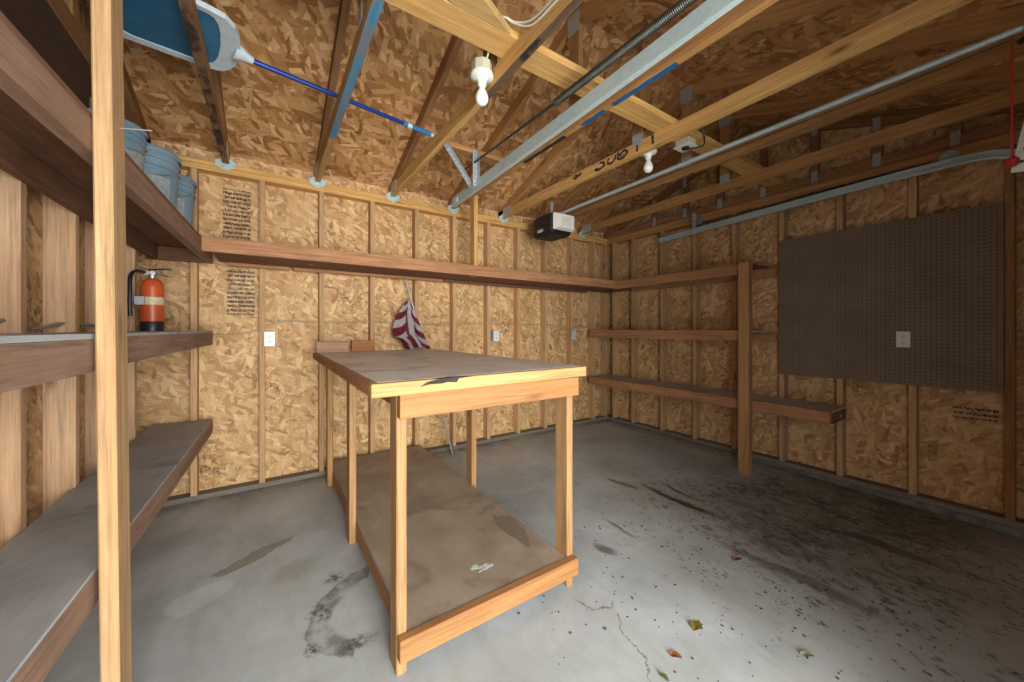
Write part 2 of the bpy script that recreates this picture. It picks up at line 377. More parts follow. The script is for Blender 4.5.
def prism(name, pts, axis, a, b, mat, parent=None, grain=None):
    """polygon pts in the two other axes, extruded along axis from a to b"""
    bm = bmesh.new(); idx = [i for i in range(3) if i != axis]
    def mk(p, t):
        co = [0, 0, 0]; co[idx[0]], co[idx[1]] = p; co[axis] = t; return bm.verts.new(co)
    A = [mk(p, a) for p in pts]; B = [mk(p, b) for p in pts]; n = len(pts)
    bm.faces.new(A); bm.faces.new(B[::-1])
    for i in range(n): bm.faces.new((A[i], A[(i + 1) % n], B[(i + 1) % n], B[i]))
    mw = Matrix.Identity(4)
    if grain is not None:   # local X along the given direction
        X = Vector(grain).normalized(); t = Vector((0, 0, 1)) if abs(X.z) < .9 else Vector((0, 1, 0))
        Y = t.cross(X).normalized(); Z = X.cross(Y)
        c = sum((v.co for v in bm.verts), Vector()) / len(bm.verts)
        mw = Matrix.Translation(c) @ Matrix((X, Y, Z)).transposed().to_4x4(); inv = mw.inverted()
        for v in bm.verts: v.co = inv @ v.co
    return link(name, mesh_from(bm), mat, parent, mw)
def lathe_bm(prof, seg=32, bm=None, mw=None):
    bm = bm or bmesh.new(); mw = mw or Matrix.Identity(4); rings = []
    for r, z in prof:
        if r < 1e-5: rings.append([bm.verts.new(mw @ Vector((0, 0, z)))])
        else: rings.append([bm.verts.new(mw @ Vector((r * math.cos(2 * math.pi * i / seg), r * math.sin(2 * math.pi * i / seg), z))) for i in range(seg)])
    for A, B in zip(rings, rings[1:]):
        for i in range(seg):
            j = (i + 1) % seg; q = []
            for v in (A[i % len(A)], A[j % len(A)], B[j % len(B)], B[i % len(B)]):
                if v not in q: q.append(v)
            if len(q) > 2: bm.faces.new(q)
    return bm
def lathe(name, prof, loc, mat, parent=None, seg=32, rot=None):
    mw = Matrix.Translation(loc) @ (rot or Matrix.Identity(4))
    return link(name, mesh_from(lathe_bm(prof, seg), True), mat, parent, mw)
def smooth_pts(pts, n=6):
    P = [Vector(p) for p in pts]; out = []
    for i in range(len(P) - 1):
        a, b, c, d = P[max(i - 1, 0)], P[i], P[i + 1], P[min(i + 2, len(P) - 1)]
        for k in range(n):
            t = k / n
            out.append(.5 * ((2 * b) + (c - a) * t + (2 * a - 5 * b + 4 * c - d) * t * t + (3 * b - a - 3 * c + d) * t ** 3))
    out.append(P[-1]); return out
def tube_bm(pts, r, seg=8, bm=None):
    bm = bm or bmesh.new(); P = [Vector(p) for p in pts]; rings = []; prev = None
    for i, p in enumerate(P):
        t = (P[min(i + 1, len(P) - 1)] - P[max(i - 1, 0)]).normalized()
        u = prev if prev is not None else (Vector((0, 0, 1)) if abs(t.z) < .9 else Vector((1, 0, 0)))
        u = (u - t * u.dot(t)).normalized(); prev = u; w = t.cross(u)
        rr = r[i] if isinstance(r, (list, tuple)) else r
        rings.append([bm.verts.new(p + (u * math.cos(2 * math.pi * k / seg) + w * math.sin(2 * math.pi * k / seg)) * rr) for k in range(seg)])
    for A, B in zip(rings, rings[1:]):
        for k in range(seg): bm.faces.new((A[k], A[(k + 1) % seg], B[(k + 1) % seg], B[k]))
    bm.faces.new(rings[0][::-1]); bm.faces.new(rings[-1]); return bm
def tube(name, pts, r, mat, parent=None, seg=8, smooth=0):
    if smooth: pts = smooth_pts(pts, smooth)
    return link(name, mesh_from(tube_bm(pts, r, seg), True), mat, parent)

# ------------------------------------------------------------------ room dimensions (metres)
XL, XLs = -.755, -.665          # left sheathing / stud face
XR, XRs = 3.96, 3.87            # right
YB, YBs = 3.53, 3.44            # back
YF = -.25
ZP, ZT = 2.39, 2.466            # underside / top of the plates
RY, RZ, SL = 1.65, 3.194, .333  # ridge line and roof slope (underside of the deck)
def roof_z(y): return RZ - SL * abs(y - RY)
gable = [(YF, -.07), (YB, 0), (YB, roof_z(YB)), (RY, RZ), (YF, roof_z(YF))]

# floor
fl = structure(box('floor', (-1.2, -1.6, -.12), (4.4, 3.9, 0), None, bev=0)); 
fl.data.clear_geometry()
def floor_z(y): return -.025 * max(0., 2.3 - y)      # the slab falls gently towards the door
bm = bmesh.new(); rows = []
for y in (3.9, 2.3, -1.6): rows.append([bm.verts.new((x, y, z)) for x, z in ((-1.2, floor_z(y)), (4.4, floor_z(y)), (4.4, -.25), (-1.2, -.25))])
for A, B in zip(rows, rows[1:]):
    for k in range(4): bm.faces.new((A[k], A[(k + 1) % 4], B[(k + 1) % 4], B[k]))
bm.faces.new(rows[0]); bm.faces.new(rows[-1]); bmesh.ops.recalc_face_normals(bm, faces=bm.faces); bm.to_mesh(fl.data); bm.free()
fl.matrix_basis = Matrix.Identity(4); fl.data.materials.clear(); fl.data.materials.append(M['floor'])

# walls (sheathing on the outside of the studs)
wb = structure(prism('wall_back', [(XL, 0), (XR, 0), (XR, 2.56), (XL, 2.56)], 1, YB, YB + .012, M['osb_back']))
wl = structure(prism('wall_left', gable, 0, XL - .012, XL, M['osb_side']))
wr = structure(prism('wall_right', gable, 0, XR, XR + .012, M['osb_side']))
# front wall with the doorway the camera stands in
DX0, DX1, DZ = -.30, 1.42, 2.12
bm = bmesh.new()
for lo, hi in (((XL, 0), (DX0, DZ)), ((DX1, 0), (XR, DZ)), ((XL, DZ), (XR, 2.56))):
    box_bm(hi[0] - lo[0], .1, hi[1] - lo[1], 0, bm, ((lo[0] + hi[0]) / 2, YF - .05, (lo[1] + hi[1]) / 2))
wf = structure(link('wall_front', mesh_from(bm), M['osb_back']))
# roof deck
bm = bmesh.new()
for s, ye in ((1, YB + .35), (-1, YF - .45)):
    zz = roof_z(ye); v = [(-1.1, RY, RZ), (4.3, RY, RZ), (4.3, ye, zz), (-1.1, ye, zz)]
    a = [bm.verts.new(p) for p in v]; b = [bm.verts.new((p[0], p[1], p[2] + .014)) for p in v]
    bm.faces.new(a); bm.faces.new(b[::-1])
    for i in range(4): bm.faces.new((a[i], a[(i + 1) % 4], b[(i + 1) % 4], b[i]))
structure(link('ceiling', mesh_from(bm), M['osb_roof']))

# studs and plates belong to their walls
stx = [-.462, -.057, .357, .766, 1.176, 1.572, 1.978, 2.377, 2.777, 3.204, 3.60, 3.832]
box('sill_plate', (XL, YBs, 0), (XR, YB, .038), M['sill'], wb)
box('top_plate', (XL, YBs, ZP), (XR, YB, 2.428), M['fir_gold'], wb)
box('top_plate', (XL, YBs, 2.429), (XR, YB, ZT), M['fir_gold'], wb)
for x in stx: box('stud', (x, YBs, .038), (x + .038, YB, ZP), M['stud'], wb)
sty = [3.355, 3.045, 2.628, 2.229, 1.822, 1.414, 1.01, .605, .188, -.2]
box('sill_plate', (XRs, YF, 0), (XR, YBs, .038), M['sill'], wr); box('concrete_curb', (XRs - .004, YF, -.07), (XR, 2.3, -.0005), M['curb'], wr)
box('top_plate', (XRs, YF, ZP), (XR, YBs, 2.428), M['fir'], wr)
box('top_plate', (XRs, YF, 2.429), (XR, YBs, ZT), M['fir'], wr)
for y in sty: box('stud', (XRs, y - .04, .038), (XR, y, ZP), M['stud'] if y > .3 else M['fir_dark'], wr)
box('sill_plate', (XL, YF, 0), (XLs, YBs, .038), M['sill'], wl); box('concrete_curb', (XL, YF, -.07), (XLs + .004, 2.3, -.0005), M['curb'], wl)
box('top_plate', (XL, YF, ZP), (XLs, YBs, 2.428), M['fir_dark'], wl)
box('top_plate', (XL, YF, 2.429), (XLs, YBs, ZT), M['fir_dark'], wl)
for y in (3.08, 2.674, 2.268, 1.862, 1.456, 1.05, .644, .238, -.168): box('stud', (XL, y, .038), (XLs, y + .038, ZP), M['stud_left'], wl)
# gable framing above the side walls
def gable_frame(w, x0, x1, plates):
    box('gable_chord', (x0, YF, ZT), (x1, YB, 2.555), M['fir_dark'], w)
    for s in (1, -1):
        y1 = YB if s > 0 else YF; L = math.hypot(1, SL); zo = -.047
        beam('gable_rafter', (( x0 + x1) / 2, RY, RZ - .0475), ((x0 + x1) / 2, y1, roof_z(y1) - .0475), .038, .089, M['fir_dark'], w, up=(0, 0, 1))
    for y in (.39, .776, 1.16, 1.55, 1.95, 2.33, 2.72):
        zt = roof_z(y) - .10
        g = box('gable_stud', (x0, y - .03, 2.555), (x1, y + .03, zt), M['fir_dark'], w)
        if plates:
            for z in (2.535, zt + .01): box('gusset_plate', (x0 - .0025, y - .022, z - .05), (x0, y + .022, z + .05), M['galv'], g, 0)
gable_frame(wr, 3.89, 3.928, True); gable_frame(wl, -.72, -.682, False)

# lumber stamps printed on the sheathing
def stamp(parent, lo, hi): 
    d = Vector(hi) - Vector(lo); bm = bmesh.new()
    box_bm(max(d.x, .0006), max(d.y, .0006), max(d.z, .0006), 0, bm)
    link('printed_stamp', mesh_from(bm), M['print'], parent, Matrix.Translation((Vector(lo) + Vector(hi)) / 2))
stamp(wb, (-.285, YB - .0014, 1.93), (-.115, YB - .0006, 2.31)); stamp(wb, (-.262, YB - .0014, 1.345), (-.088, YB - .0006, 1.70))

stamp(wr, (XR - .0014, .215, .625), (XR - .0006, .41, .715))

# ------------------------------------------------------------------ roof trusses
TG = 'roof trusses'
def truss(x, label, bottom, side=None, mat=None, daubs=(), rest=None):
    mat = mat or M['fir']; rest = rest or mat
    t = empty('roof_truss', (x, YB, ZT), label, 'roof truss', TG)
    bc = box('bottom_chord', (x - .019, YF + .05, ZT + .0005), (x + .019, YB - .005, 2.555), mat, t)
    if bottom: box('painted_edge', (x - .0192, bottom[1], ZT - .0006), (x + .0192, bottom[2], ZT + .0004), M[bottom[0]], bc, 0)
    for m, y0, y1 in daubs:
        bm = bmesh.new(); n = 9; top = []; bot = []
        for i in range(n):
            y = y0 + (y1 - y0) * i / (n - 1)
            top.append(bm.verts.new((x - .012 + random.uniform(-.005, .003) , y, ZT - .0004))); bot.append(bm.verts.new((x + .019, y, ZT - .0004)))
        for i in range(n - 1): bm.faces.new((top[i], top[i + 1], bot[i + 1], bot[i]))
        ext = bmesh.ops.extrude_face_region(bm, geom=bm.faces[:])
        for v in ext['geom']:
            if isinstance(v, bmesh.types.BMVert): v.co.z += .0006
        link('paint_daub', mesh_from(bm), M[m], bc)
    c = .0475
    for y1 in (YB - .01, YF + .03):
        beam('top_chord', (x, RY, RZ - c - .001), (x, y1, roof_z(y1) - c - .001), .038, .089, rest, t, bev=.001)
    kp = box('king_post', (x - .019, RY - .044, 2.5552), (x + .019, RY + .044, RZ - .1), rest, t)
    for s in (-1, 1):
        box('gusset_plate', (x + s * .0205 - .0012, RY - .05, RZ - .15), (x + s * .0205 + .0012, RY + .05, RZ - .03), M['galv'], t, 0)
        box('gusset_plate', (x + s * .0205 - .0012, RY - .04, 2.532), (x + s * .0205 + .0012, RY + .04, 2.61), M['galv'], t, 0)
        box('gusset_plate', (x + s * .0205 - .0012, 3.27, 2.475), (x + s * .0205 + .0012, 3.42, 2.57), M['galv'], t, 0)
    # hurricane clip that ties the chord to the wall plate
    pts = [(x + .021, 2.505), (x + .066, 2.478), (x + .052, 2.438), (x, 2.412), (x - .052, 2.438), (x - .066, 2.478), (x - .021, 2.505), (x - .021, 2.4645), (x + .021, 2.4645)]
    cl = prism('hurricane_clip', pts, 1, YBs - .0028, YBs - .0008, M['galv_bright'], t)
    for q in (-1, 1): box('clip_flange', (x + q * .0212 - .0006, YBs - .055, 2.468), (x + q * .0212 + .0006, YBs - .001, 2.515), M['galv_bright'], cl, 0)
    return t, bc
truss(-.262, 'roof truss with black-mottled bottom chord crossing under the blue pool skimmer net', ('mottle', .9, 3.3), mat=M['fir_dark'])
truss(.345, 'roof truss with worn blue paint along its bottom edge, crossing the blue pole', ('blue_paint', .6, 2.6), mat=M['pine_yellow'], rest=M['fir_dark'])
truss(.965, 'roof truss beside the nearer white lampholder, golden side with black-stained underside', ('blackened', .3, 1.75), mat=M['fir_gold'], rest=M['fir_dark'])
truss(1.575, 'roof truss just above the left galvanized door track, bright blue daubs on its underside', None, daubs=(('blue_daub', .98, 1.36), ('blue_daub', 1.42, 1.60), ('black_daub', 1.75, 2.2)))
t5, bc5 = truss(2.185, 'golden roof truss with black handwritten marks on its bottom chord', None, mat=M['fir_gold'], rest=M['fir'])
truss(2.795, 'plain roof truss just right of the door opener rail', None, daubs=(('black_daub', 1.6, 1.63), ('black_daub', 1.85, 1.88), ('black_daub', 2.05, 2.08)))
truss(3.40, 'plain brown roof truss nearest the gable end, above the right door track', None)

# handwriting on the fifth truss: brush strokes "2U6 11"
def strokes(parent, xf, lines, r):
    """one continuous brushed ribbon per character"""
    for n_, l in enumerate(lines):
        P = smooth_pts([(xf, y, z) for y, z in l], 6); bm = bmesh.new(); A = []; B = []
        for i, p in enumerate(P):
            d = (P[min(i + 1, len(P) - 1)] - P[max(i - 1, 0)]).normalized(); n = Vector((0, -d.z, d.y)) * r * (1 + .2 * math.sin(i * .9))
            A.append(bm.verts.new(p + n - Vector((.00006 * i, 0, 0)))); B.append(bm.verts.new(p - n - Vector((.00006 * i, 0, 0))))
        for i in range(len(P) - 1): bm.faces.new((A[i], A[i + 1], B[i + 1], B[i]))
        link('handwritten_mark', mesh_from(bm), M['ink'], parent)
def glyph(y0, z0, w, h, pts): return [(y0 - w * a, z0 + h * b) for a, b in pts]
strokes(bc5, 2.185 - .0196, [
    glyph(2.30, 2.508, .10, .03, [(0, .1), (.3, .9), (.6, .3), (1., .8)]), glyph(2.28, 2.50, .07, .03, [(0, .2), (.5, .6), (1, 1.)]),
    glyph(2.045, 2.492, .10, .055, [(.25, .1), (0, .25), (.1, .0), (.55, -.02), (.95, .3), (.8, .65), (.45, .85)]),
    glyph(1.92, 2.492, .075, .05, [(.15, 1.), (0, .5), (.2, .05), (.65, .1), (1., .55), (1., .95)]),
    glyph(1.825, 2.492, .09, .055, [(.1, 1.), (0, .35), (.25, .0), (.75, .1), (1., .55), (.7, .85), (.3, .6), (.35, .35)]),
    glyph(1.66, 2.488, .02, .06, [(.3, 0), (.5, .5), (.5, 1.)]), glyph(1.535, 2.488, .02, .062, [(.5, 0), (.5, .5), (.3, 1.)])], .0085)

# flat brace across the chords, its diagonal mate, and the short blocking by the track hanger
tag(box('cross_brace', (-.33, 1.37, 2.5555), (3.885, 1.51, 2.5935), M['fir_gold']), 'long flat golden plank laid across the tops of all the bottom chords', 'brace')
bm = bmesh.new()
pl = [(.905, 1.368), (.55, 1.20), (-.3, .94), (-.3, 1.08), (.5, 1.30), (.62, 1.368)]
a = [bm.verts.new((x, y, 2.5556)) for x, y in pl]; b = [bm.verts.new((x, y, 2.5936)) for x, y in pl]
bm.faces.new(a); bm.faces.new(b[::-1])
for i in range(len(pl)): bm.faces.new((a[i], a[(i + 1) % 6], b[(i + 1) % 6], b[i]))
tag(link('diagonal_brace', mesh_from(bm), M['pine_yellow']), 'pale yellow angled plank butting the long brace near the first lampholder', 'brace')
tag(box('blocking', (.985, 2.44, 2.5555), (1.76, 2.53, 2.5935), M['fir']), 'short wooden block bridging two trusses above the left track hanger', 'blocking')

# ------------------------------------------------------------------ left shelving unit
un = empty('shelving_unit', (-.36, 1.48, 0), 'three deep built-in shelves along the left wall with one tall front post', 'shelving unit')
def lx(y, z=0): return -.406 + (y - 1.05) * (.056 / 1.93)       # face of the front boards, slightly out of square
def slant_board(name, y0, y1, d0, d1, z0, z1, mat, parent):
    pts = [(lx(y0) - d0, y0), (lx(y0) - d1, y0), (lx(y1) - d1, y1), (lx(y1) - d0, y1)]
    return prism(name, pts, 2, z0, z1, mat, parent, grain=(lx(y1) - lx(y0), y1 - y0, 0))
def left_shelf(z, y0, y1, deck, topm, face, lips):
    sh = prism('shelf', [(XLs + .002, y0), (lx(y0), y0), (lx(y1), y1), (XLs + .002, y1)], 2, z - deck, z, topm, un, grain=(0, 1, 0))
    for a, b, dz in lips: slant_board('face_board', a, b, .038, 0, z - deck - .09 + dz, z - deck - .001 + dz, face, sh)
    box('cleat', (XLs + .0005, y0, z - deck - .09), (XLs + .038, y1, z - deck - .001), M['under'], sh)
    return sh
s_low = left_shelf(.58, -.22, 3.435, .010, M['shelf_grey'], M['lip_left'], [(-.22, 3.435, 0)])
s_mid = left_shelf(1.222, -.22, 3.435, .014, M['shelf_grey'], M['lip_left'], [(-.22, 1.46, 0), (1.462, 3.435, .004)])
s_up = left_shelf(1.815, -.22, 3.435, .014, M['under'], M['lip_left'], [(-.22, 3.435, 0)])
box('cleat', (XLs + .04, 3.40, 1.711), (-.39, 3.436, 1.80), M['under'], s_up)
beam('post', (-.356, 1.491, floor_z(1.43)), (-.384, 1.491, 2.86), .11, .038, M['post_pale'], un, up=(1, 0, 0), bev=.004)
tube('nail', [(-.358, 1.50, 1.812), (-.285, 1.49, 1.822)], .0022, M['chrome'], un)

tag(box('plank', (-.6645, .1, 1.8155), (-.645, 2.34, 2.385), M['shade_board']), 'added dark board standing in for the shade on the studs above the high left shelf', 'board')  # added board: the shade above the shelf is put in as dark wood

# ------------------------------------------------------------------ shelf round the back wall
bs = empty('wall_shelf', (1.5, 3.44, 1.82), 'long high brown plank shelf across the whole back wall', 'shelf')
box('shelf_board', (-.30, 3.0195, 1.731), (3.868, 3.438, 1.749), M['under'], bs)
box('face_board', (-.348, 2.98, 1.727), (3.495, 3.019, 1.822), M['lip'], bs)
box('cleat', (-.25, 3.402, 1.705), (.14, 3.4385, 1.73), M['lip'], bs); box('cleat', (.17, 3.402, 1.705), (1.45, 3.4385, 1.73), M['lip'], bs); box('cleat', (1.46, 3.402, 1.705), (3.45, 3.4385, 1.73), M['under'], bs)
box('hanger', (1.5945, 3.0195, 1.73), (1.6325, 3.1085, 2.70), M['fir_gold'], bs)

# ------------------------------------------------------------------ right shelving unit
ru = empty('shelving_unit', (3.47, 1.52, 0), 'narrow built-in shelving on the right wall beside the pegboard, with one post', 'shelving unit')
def right_shelf(z, y0, y1, topm):
    s = box('shelf', (3.5385, y0, z - .016), (3.869, y1, z), topm, ru)
    box('face_board', (3.50, y0, z - .092), (3.538, y1, z + .001), M['lip'], s)
    return s
r1 = right_shelf(1.812, 1.49, 3.018, M['under']); r2 = right_shelf(1.222, 1.49, 3.42, M['shelf_right']); r3 = right_shelf(.613, .95, 3.42, M['shelf_right'])
box('cleat', (3.832, 1.425, 1.71), (3.869, 3.0, 1.795), M['lip'], r1); box('cleat', (3.832, 1.425, 1.125), (3.869, 3.42, 1.205), M['lip'], r2)
box('cleat', (3.832, .99, .515), (3.869, 3.42, .596), M['lip'], r3); box('end_board', (3.5385, .95, .515), (3.869, .988, .596), M['under'], r3)
box('post', (3.425, 1.475, floor_z(1.475)), (3.499, 1.56, 1.815), M['bench_leg'], ru, .004)

# ------------------------------------------------------------------ workbench
wbn = empty('workbench', (.8, 2.3, 0), 'big wooden workbench with grey dusty top and low plywood shelf, mid-floor', 'workbench')
tp = prism('bench_top', [(.3125, 1.3085), (1.31, 1.338), (1.285, 3.262), (.3185, 3.262)], 2, 1.012, 1.05, M['top_dust'], wbn)
beam('edge_trim', (.285, 1.288, 1.026), (1.312, 1.318, 1.026), .038, .047, M['pine_yellow'], tp, bev=.003)
beam('edge_trim', (.2985, 1.3085, 1.026), (.305, 3.262, 1.026), .026, .047, M['lip'], tp, bev=.003)
# torn veneer hanging over the front edge
vp = [(.452, 1.0265), (.481, 1.043), (.53, 1.0505), (.56, 1.0515), (.68, 1.0505), (.61, 1.046), (.598, 1.031), (.56, 1.036), (.54, 1.032), (.49, 1.033)]
vy = lambda x: 1.2685 + (x - .285) * .0292
bm = bmesh.new(); A = [bm.verts.new((x, vy(x) - .0012, z)) for x, z in vp]; bm.faces.new(A)
B = [bm.verts.new((x, vy(x) + d, 1.0512)) for x, d in ((.49, -.001), (.55, -.001), (.66, -.001), (.65, .012), (.58, .03), (.53, .016))]; bm.faces.new(B)
bmesh.ops.solidify(bm, geom=bm.faces[:], thickness=.0008)
link('torn_veneer', mesh_from(bm), M['veneer'], tp)
box('apron', (.387, 1.289, .915), (1.25, 1.327, 1.002), M['apron'], wbn)
for x0, x1, y0, y1, z1 in ((.386, .424, 1.3275, 1.417, 1.011), (1.21, 1.248, 1.3275, 1.417, 1.011), (.386, .424, 2.25, 2.34, 1.011), (1.21, 1.248, 2.327, 2.417, 1.011), (.386, .424, 3.17, 3.26, 1.011)):
    box('leg', (x0, y0, floor_z(y0)), (x1, y1, z1), M['bench_leg'], wbn, .004)
for x0 in (.425, 1.1715): box('top_rail', (x0, 1.33, .92), (x0 + .038, 3.25, 1.011), M['apron'], wbn)
lsf = box('lower_shelf', (.426, 1.3275, .108), (1.209, 3.40, .124), M['ply_low'], wbn)
box('front_rail', (.387, 1.289, .046), (1.25, 1.327, .128), M['apron'], wbn, .003)
box('side_rail', (.4245, 1.3275, .02), (.462, 3.40, .1075), M['lip'], wbn); box('side_rail', (1.172, 1.3275, .02), (1.2095, 3.40, .1075), M['lip'], wbn)
def blob(name, cx, cy, z, rx, ry, mat, parent, n=26, ang=0, j=.35, th=.0012):
    bm = bmesh.new(); ph = [random.uniform(0, 6.3) for _ in range(4)]; v = []
    for i in range(n):
        a = 2 * math.pi * i / n; k = 1 + j * (.5 * math.sin(3 * a + ph[0]) + .35 * math.sin(5 * a + ph[1]) + .3 * math.sin(8 * a + ph[2]))
        x, y = rx * k * math.cos(a), ry * k * math.sin(a)
        v.append(bm.verts.new((cx + x * math.cos(ang) - y * math.sin(ang), cy + x * math.sin(ang) + y * math.cos(ang), z)))
    f = bm.faces.new(v); e = bmesh.ops.extrude_face_region(bm, geom=[f])
    for g in e['geom']:
        if isinstance(g, bmesh.types.BMVert): g.co.z += th
    return link(name, mesh_from(bm), mat, parent)
for q, (x_, y_, a_, b_) in enumerate(((.825, 1.50, .045, .009), (.84, 1.478, .03, .007), (.80, 1.515, .022, .010), (.86, 1.49, .012, .02))): blob('white_spill', x_, y_, .1238 + q * .0002, a_, b_, M['white_spill'], lsf, n=60, ang=.35 * q - .2, j=.45)
blob('damp_stain', 1.13, 1.70, .1236, .055, .17, M['damp_ply'], lsf, n=60, ang=-.05, j=.22, th=.0009)

tag(box('wood_block', (.312, 3.20, 1.0505), (.545, 3.238, 1.137), M['block_pink']), 'short pinkish timber offcut lying on the back left corner of the workbench', 'wood block', 'timber offcuts on the workbench')
tag(box('wood_block', (.572, 3.222, 1.0505), (.752, 3.26, 1.138), M['block_dark']), 'reddish brown timber offcut on the workbench, right of the pinkish one', 'wood block', 'timber offcuts on the workbench')

# ------------------------------------------------------------------ flag on a pole leaning behind the bench
fg = empty('flag', (1.50, 3.30, 0), 'small red and white striped flag bunched on a thin pole leaning behind the workbench', 'flag')
tube('flag_pole', [(1.507, 3.30, 0.004), (1.075, 3.405, 1.70)], .009, M['pole_grey'], fg, 10)
bm = bmesh.new(); NU, NV = 64, 64
Lb = [(0, 1.075, 1.50), (.3, .985, 1.37), (.55, .945, 1.25), (.68, .94, 1.18), (.8, 1.02, 1.12), (1, 1.045, 1.055)]
Rb = [(0, 1.11, 1.50), (.3, 1.16, 1.37), (.55, 1.21, 1.24), (.8, 1.245, 1.13), (1, 1.285, 1.055)]
def poly(B, v):
    for p, q in zip(B, B[1:]):
        if v <= q[0] + 1e-9:
            t = (v - p[0]) / (q[0] - p[0]); return p[1] + (q[1] - p[1]) * t, p[2] + (q[2] - p[2]) * t
    return B[-1][1:]
G = []
for j in range(NV + 1):
    v = j / NV; l = poly(Lb, v); r_ = poly(Rb, v); row = []
    for i in range(NU + 1):
        u = i / NU; x = l[0] + (r_[0] - l[0]) * u; z = l[1] + (r_[1] - l[1]) * u
        fold = math.sin(u * 15 + v * 2.5) * .016 * (.25 + v) - .03 * math.sin(math.pi * u) * (.4 + v * .6)
        row.append(bm.verts.new((x, 3.378 - .05 * v + fold, z - .01 * math.sin(u * 9))))
    G.append(row)
for j in range(NV):
    for i in range(NU):
        f = bm.faces.new((G[j][i], G[j][i + 1], G[j + 1][i + 1], G[j + 1][i])); u, v = (i + .5) / NU, (j + .5) / NV
        if u < .5: k = int(math.floor((v + .22 * u) * 6.6 + .3)) % 2
        elif u < .68: k = 1
        else: k = int(math.floor((v * 1.0 - u * .5) * 7 + 9)) % 2
        if .42 < u < .5 and v > .3: k = 0
        if v > .72 and u < .42: k = 1 if .18 < u < .33 else 0
        f.material_index = k
bmesh.ops.solidify(bm, geom=bm.faces[:], thickness=.002)
o = link('flag_cloth', mesh_from(bm, True), M['flag_red'], fg); o.data.materials.append(M['flag_white'])

# ------------------------------------------------------------------ pegboard with its outlet
tag(box('pegboard', (3.8645, .19, .828), (3.8695, 1.412, 2.037), None, bev=0), 'square brown perforated pegboard fixed to the right wall studs', 'pegboard')
pg = bpy.data.objects['pegboard']; pg.data.clear_geometry()
bm = bmesh.new(); box_bm(.005, 1.222, 1.209, 0, bm, (3.867, .801, 1.4325)); bm.to_mesh(pg.data); bm.free()
pg.matrix_basis = Matrix.Identity(4); pg.data.materials.append(M['peg'])

def outlet(loc, face, label, cover=None, deep=.0):
    """duplex receptacle; face = 'x' looks along -X, 'y' along -Y"""
    e = empty('electrical_outlet', loc, label, 'electrical outlet', 'wall outlets')
    R = Matrix.Identity(4) if face == 'y' else Matrix.Rotation(-math.pi / 2, 4, 'Z')
    W[e] = Matrix.Translation(loc) @ R; e.matrix_basis = W[e]
    mk = lambda n, bm, m, par=e: link(n, mesh_from(bm), M[m], par, W[e])
    mk('cover_plate', box_bm(.072, .006, .116, .002, None, (0, -.003, 0)), cover or 'outlet')
    if deep: mk('junction_box', box_bm(.06, deep, .10, .002, None, (0, deep / 2 + .0005, 0)), 'outlet_grey')
    for z in (.021, -.021):
        bm = bmesh.new(); seg = 20; pts = []
        for i in range(seg):
            a = 2 * math.pi * i / seg; pts.append((max(-.0165, min(.0165, .019 * math.cos(a))), .0135 * math.sin(a)))
        A = [bm.verts.new((x, -.0062, z + y)) for x, y in pts]; B = [bm.verts.new((x, -.0085, z + y)) for x, y in pts]
        bm.faces.new(B)
        for i in range(seg): bm.faces.new((A[i], A[(i + 1) % seg], B[(i + 1) % seg], B[i]))
        rc = mk('receptacle', bm, cover or 'outlet')
        bm = bmesh.new()
        for x in (-.0065, .0065): box_bm(.0032, .001, .010, 0, bm, (x, -.0088, z + .002))
        box_bm(.005, .001, .005, 0, bm, (0, -.0088, z - .0085))
        mk('slots', bm, 'slot', rc)
outlet((.010, YBs - .001, 1.157), 'y', 'white outlet on the back wall beside the stud left of the workbench', deep=.08)
outlet((2.087, YBs - .001, 1.158), 'y', 'white outlet on the back wall above the right half of the workbench', deep=.08)
outlet((3.222, YBs - .03, 1.162), 'y', 'bluish surface-mounted outlet box on the back wall near the right corner', 'outlet_grey', .02)
outlet((3.864, .630, 1.159), 'x', 'white outlet set in the brown pegboard')

# ------------------------------------------------------------------ buckets on the high left shelf
BG = 'buckets on the high left shelf'
def bucket(x, y, rz, label, k=1.):
    z = 1.8155; e = empty('bucket', (x, y, z), label, 'bucket', BG)
    sk_ = lambda P: [(a * k, h * k) for a, h in P]
    b = lathe('pail', sk_([(0, 0), (.128, 0), (.130, .004), (.137, .11), (.143, .205), (.149, .207), (.149, .218), (.144, .220), (.145, .24), (.151, .242), (.151, .252), (.145, .254), (.146, .28), (.141, .28)]), (x, y, z), M['bucket'], e, 40)
    lathe('lid', sk_([(.152, .272), (.154, .276), (.154, .292), (.150, .299), (.142, .301), (.138, .294), (0, .294)]), (x, y, z), M['bucket'], e, 40)
    bm = bmesh.new(); rows = []
    for zz in (.05, .16):
        r = (.1335 + zz * .05) * k + .0014; rows.append([bm.verts.new((r * math.cos(a), r * math.sin(a), zz * k)) for a in [rz - .42 + .84 * q / 8 for q in range(9)]])
    for q in range(8): bm.faces.new((rows[0][q], rows[0][q + 1], rows[1][q + 1], rows[1][q]))
    bmesh.ops.solidify(bm, geom=bm.faces[:], thickness=.0006)
    link('paper_label', mesh_from(bm), M['label_pale'], b, Matrix.Translation((x, y, z)))
    hp = [(x + .15 * k * math.cos(a), y + .15 * k * math.sin(a), z + .235 * k - .08 * k * math.sin((a - rz + 1.9) / 3.0 * math.pi)) for a in [rz - 1.9 + 3.0 * q / 14 for q in range(15)]]
    tube('bail_handle', hp, .0025, M['chrome'], e, 6)
bucket(-.527, 2.075, -.5, 'small blue-grey lidded bucket on the high left shelf, mostly hidden behind the post', .75)
bucket(-.528, 2.525, -.95, 'middle one of three blue-grey buckets on the high left shelf, fully beside the post')
bucket(-.51, 2.875, -1.1, 'blue-grey bucket on the high left shelf nearest the back wall corner')

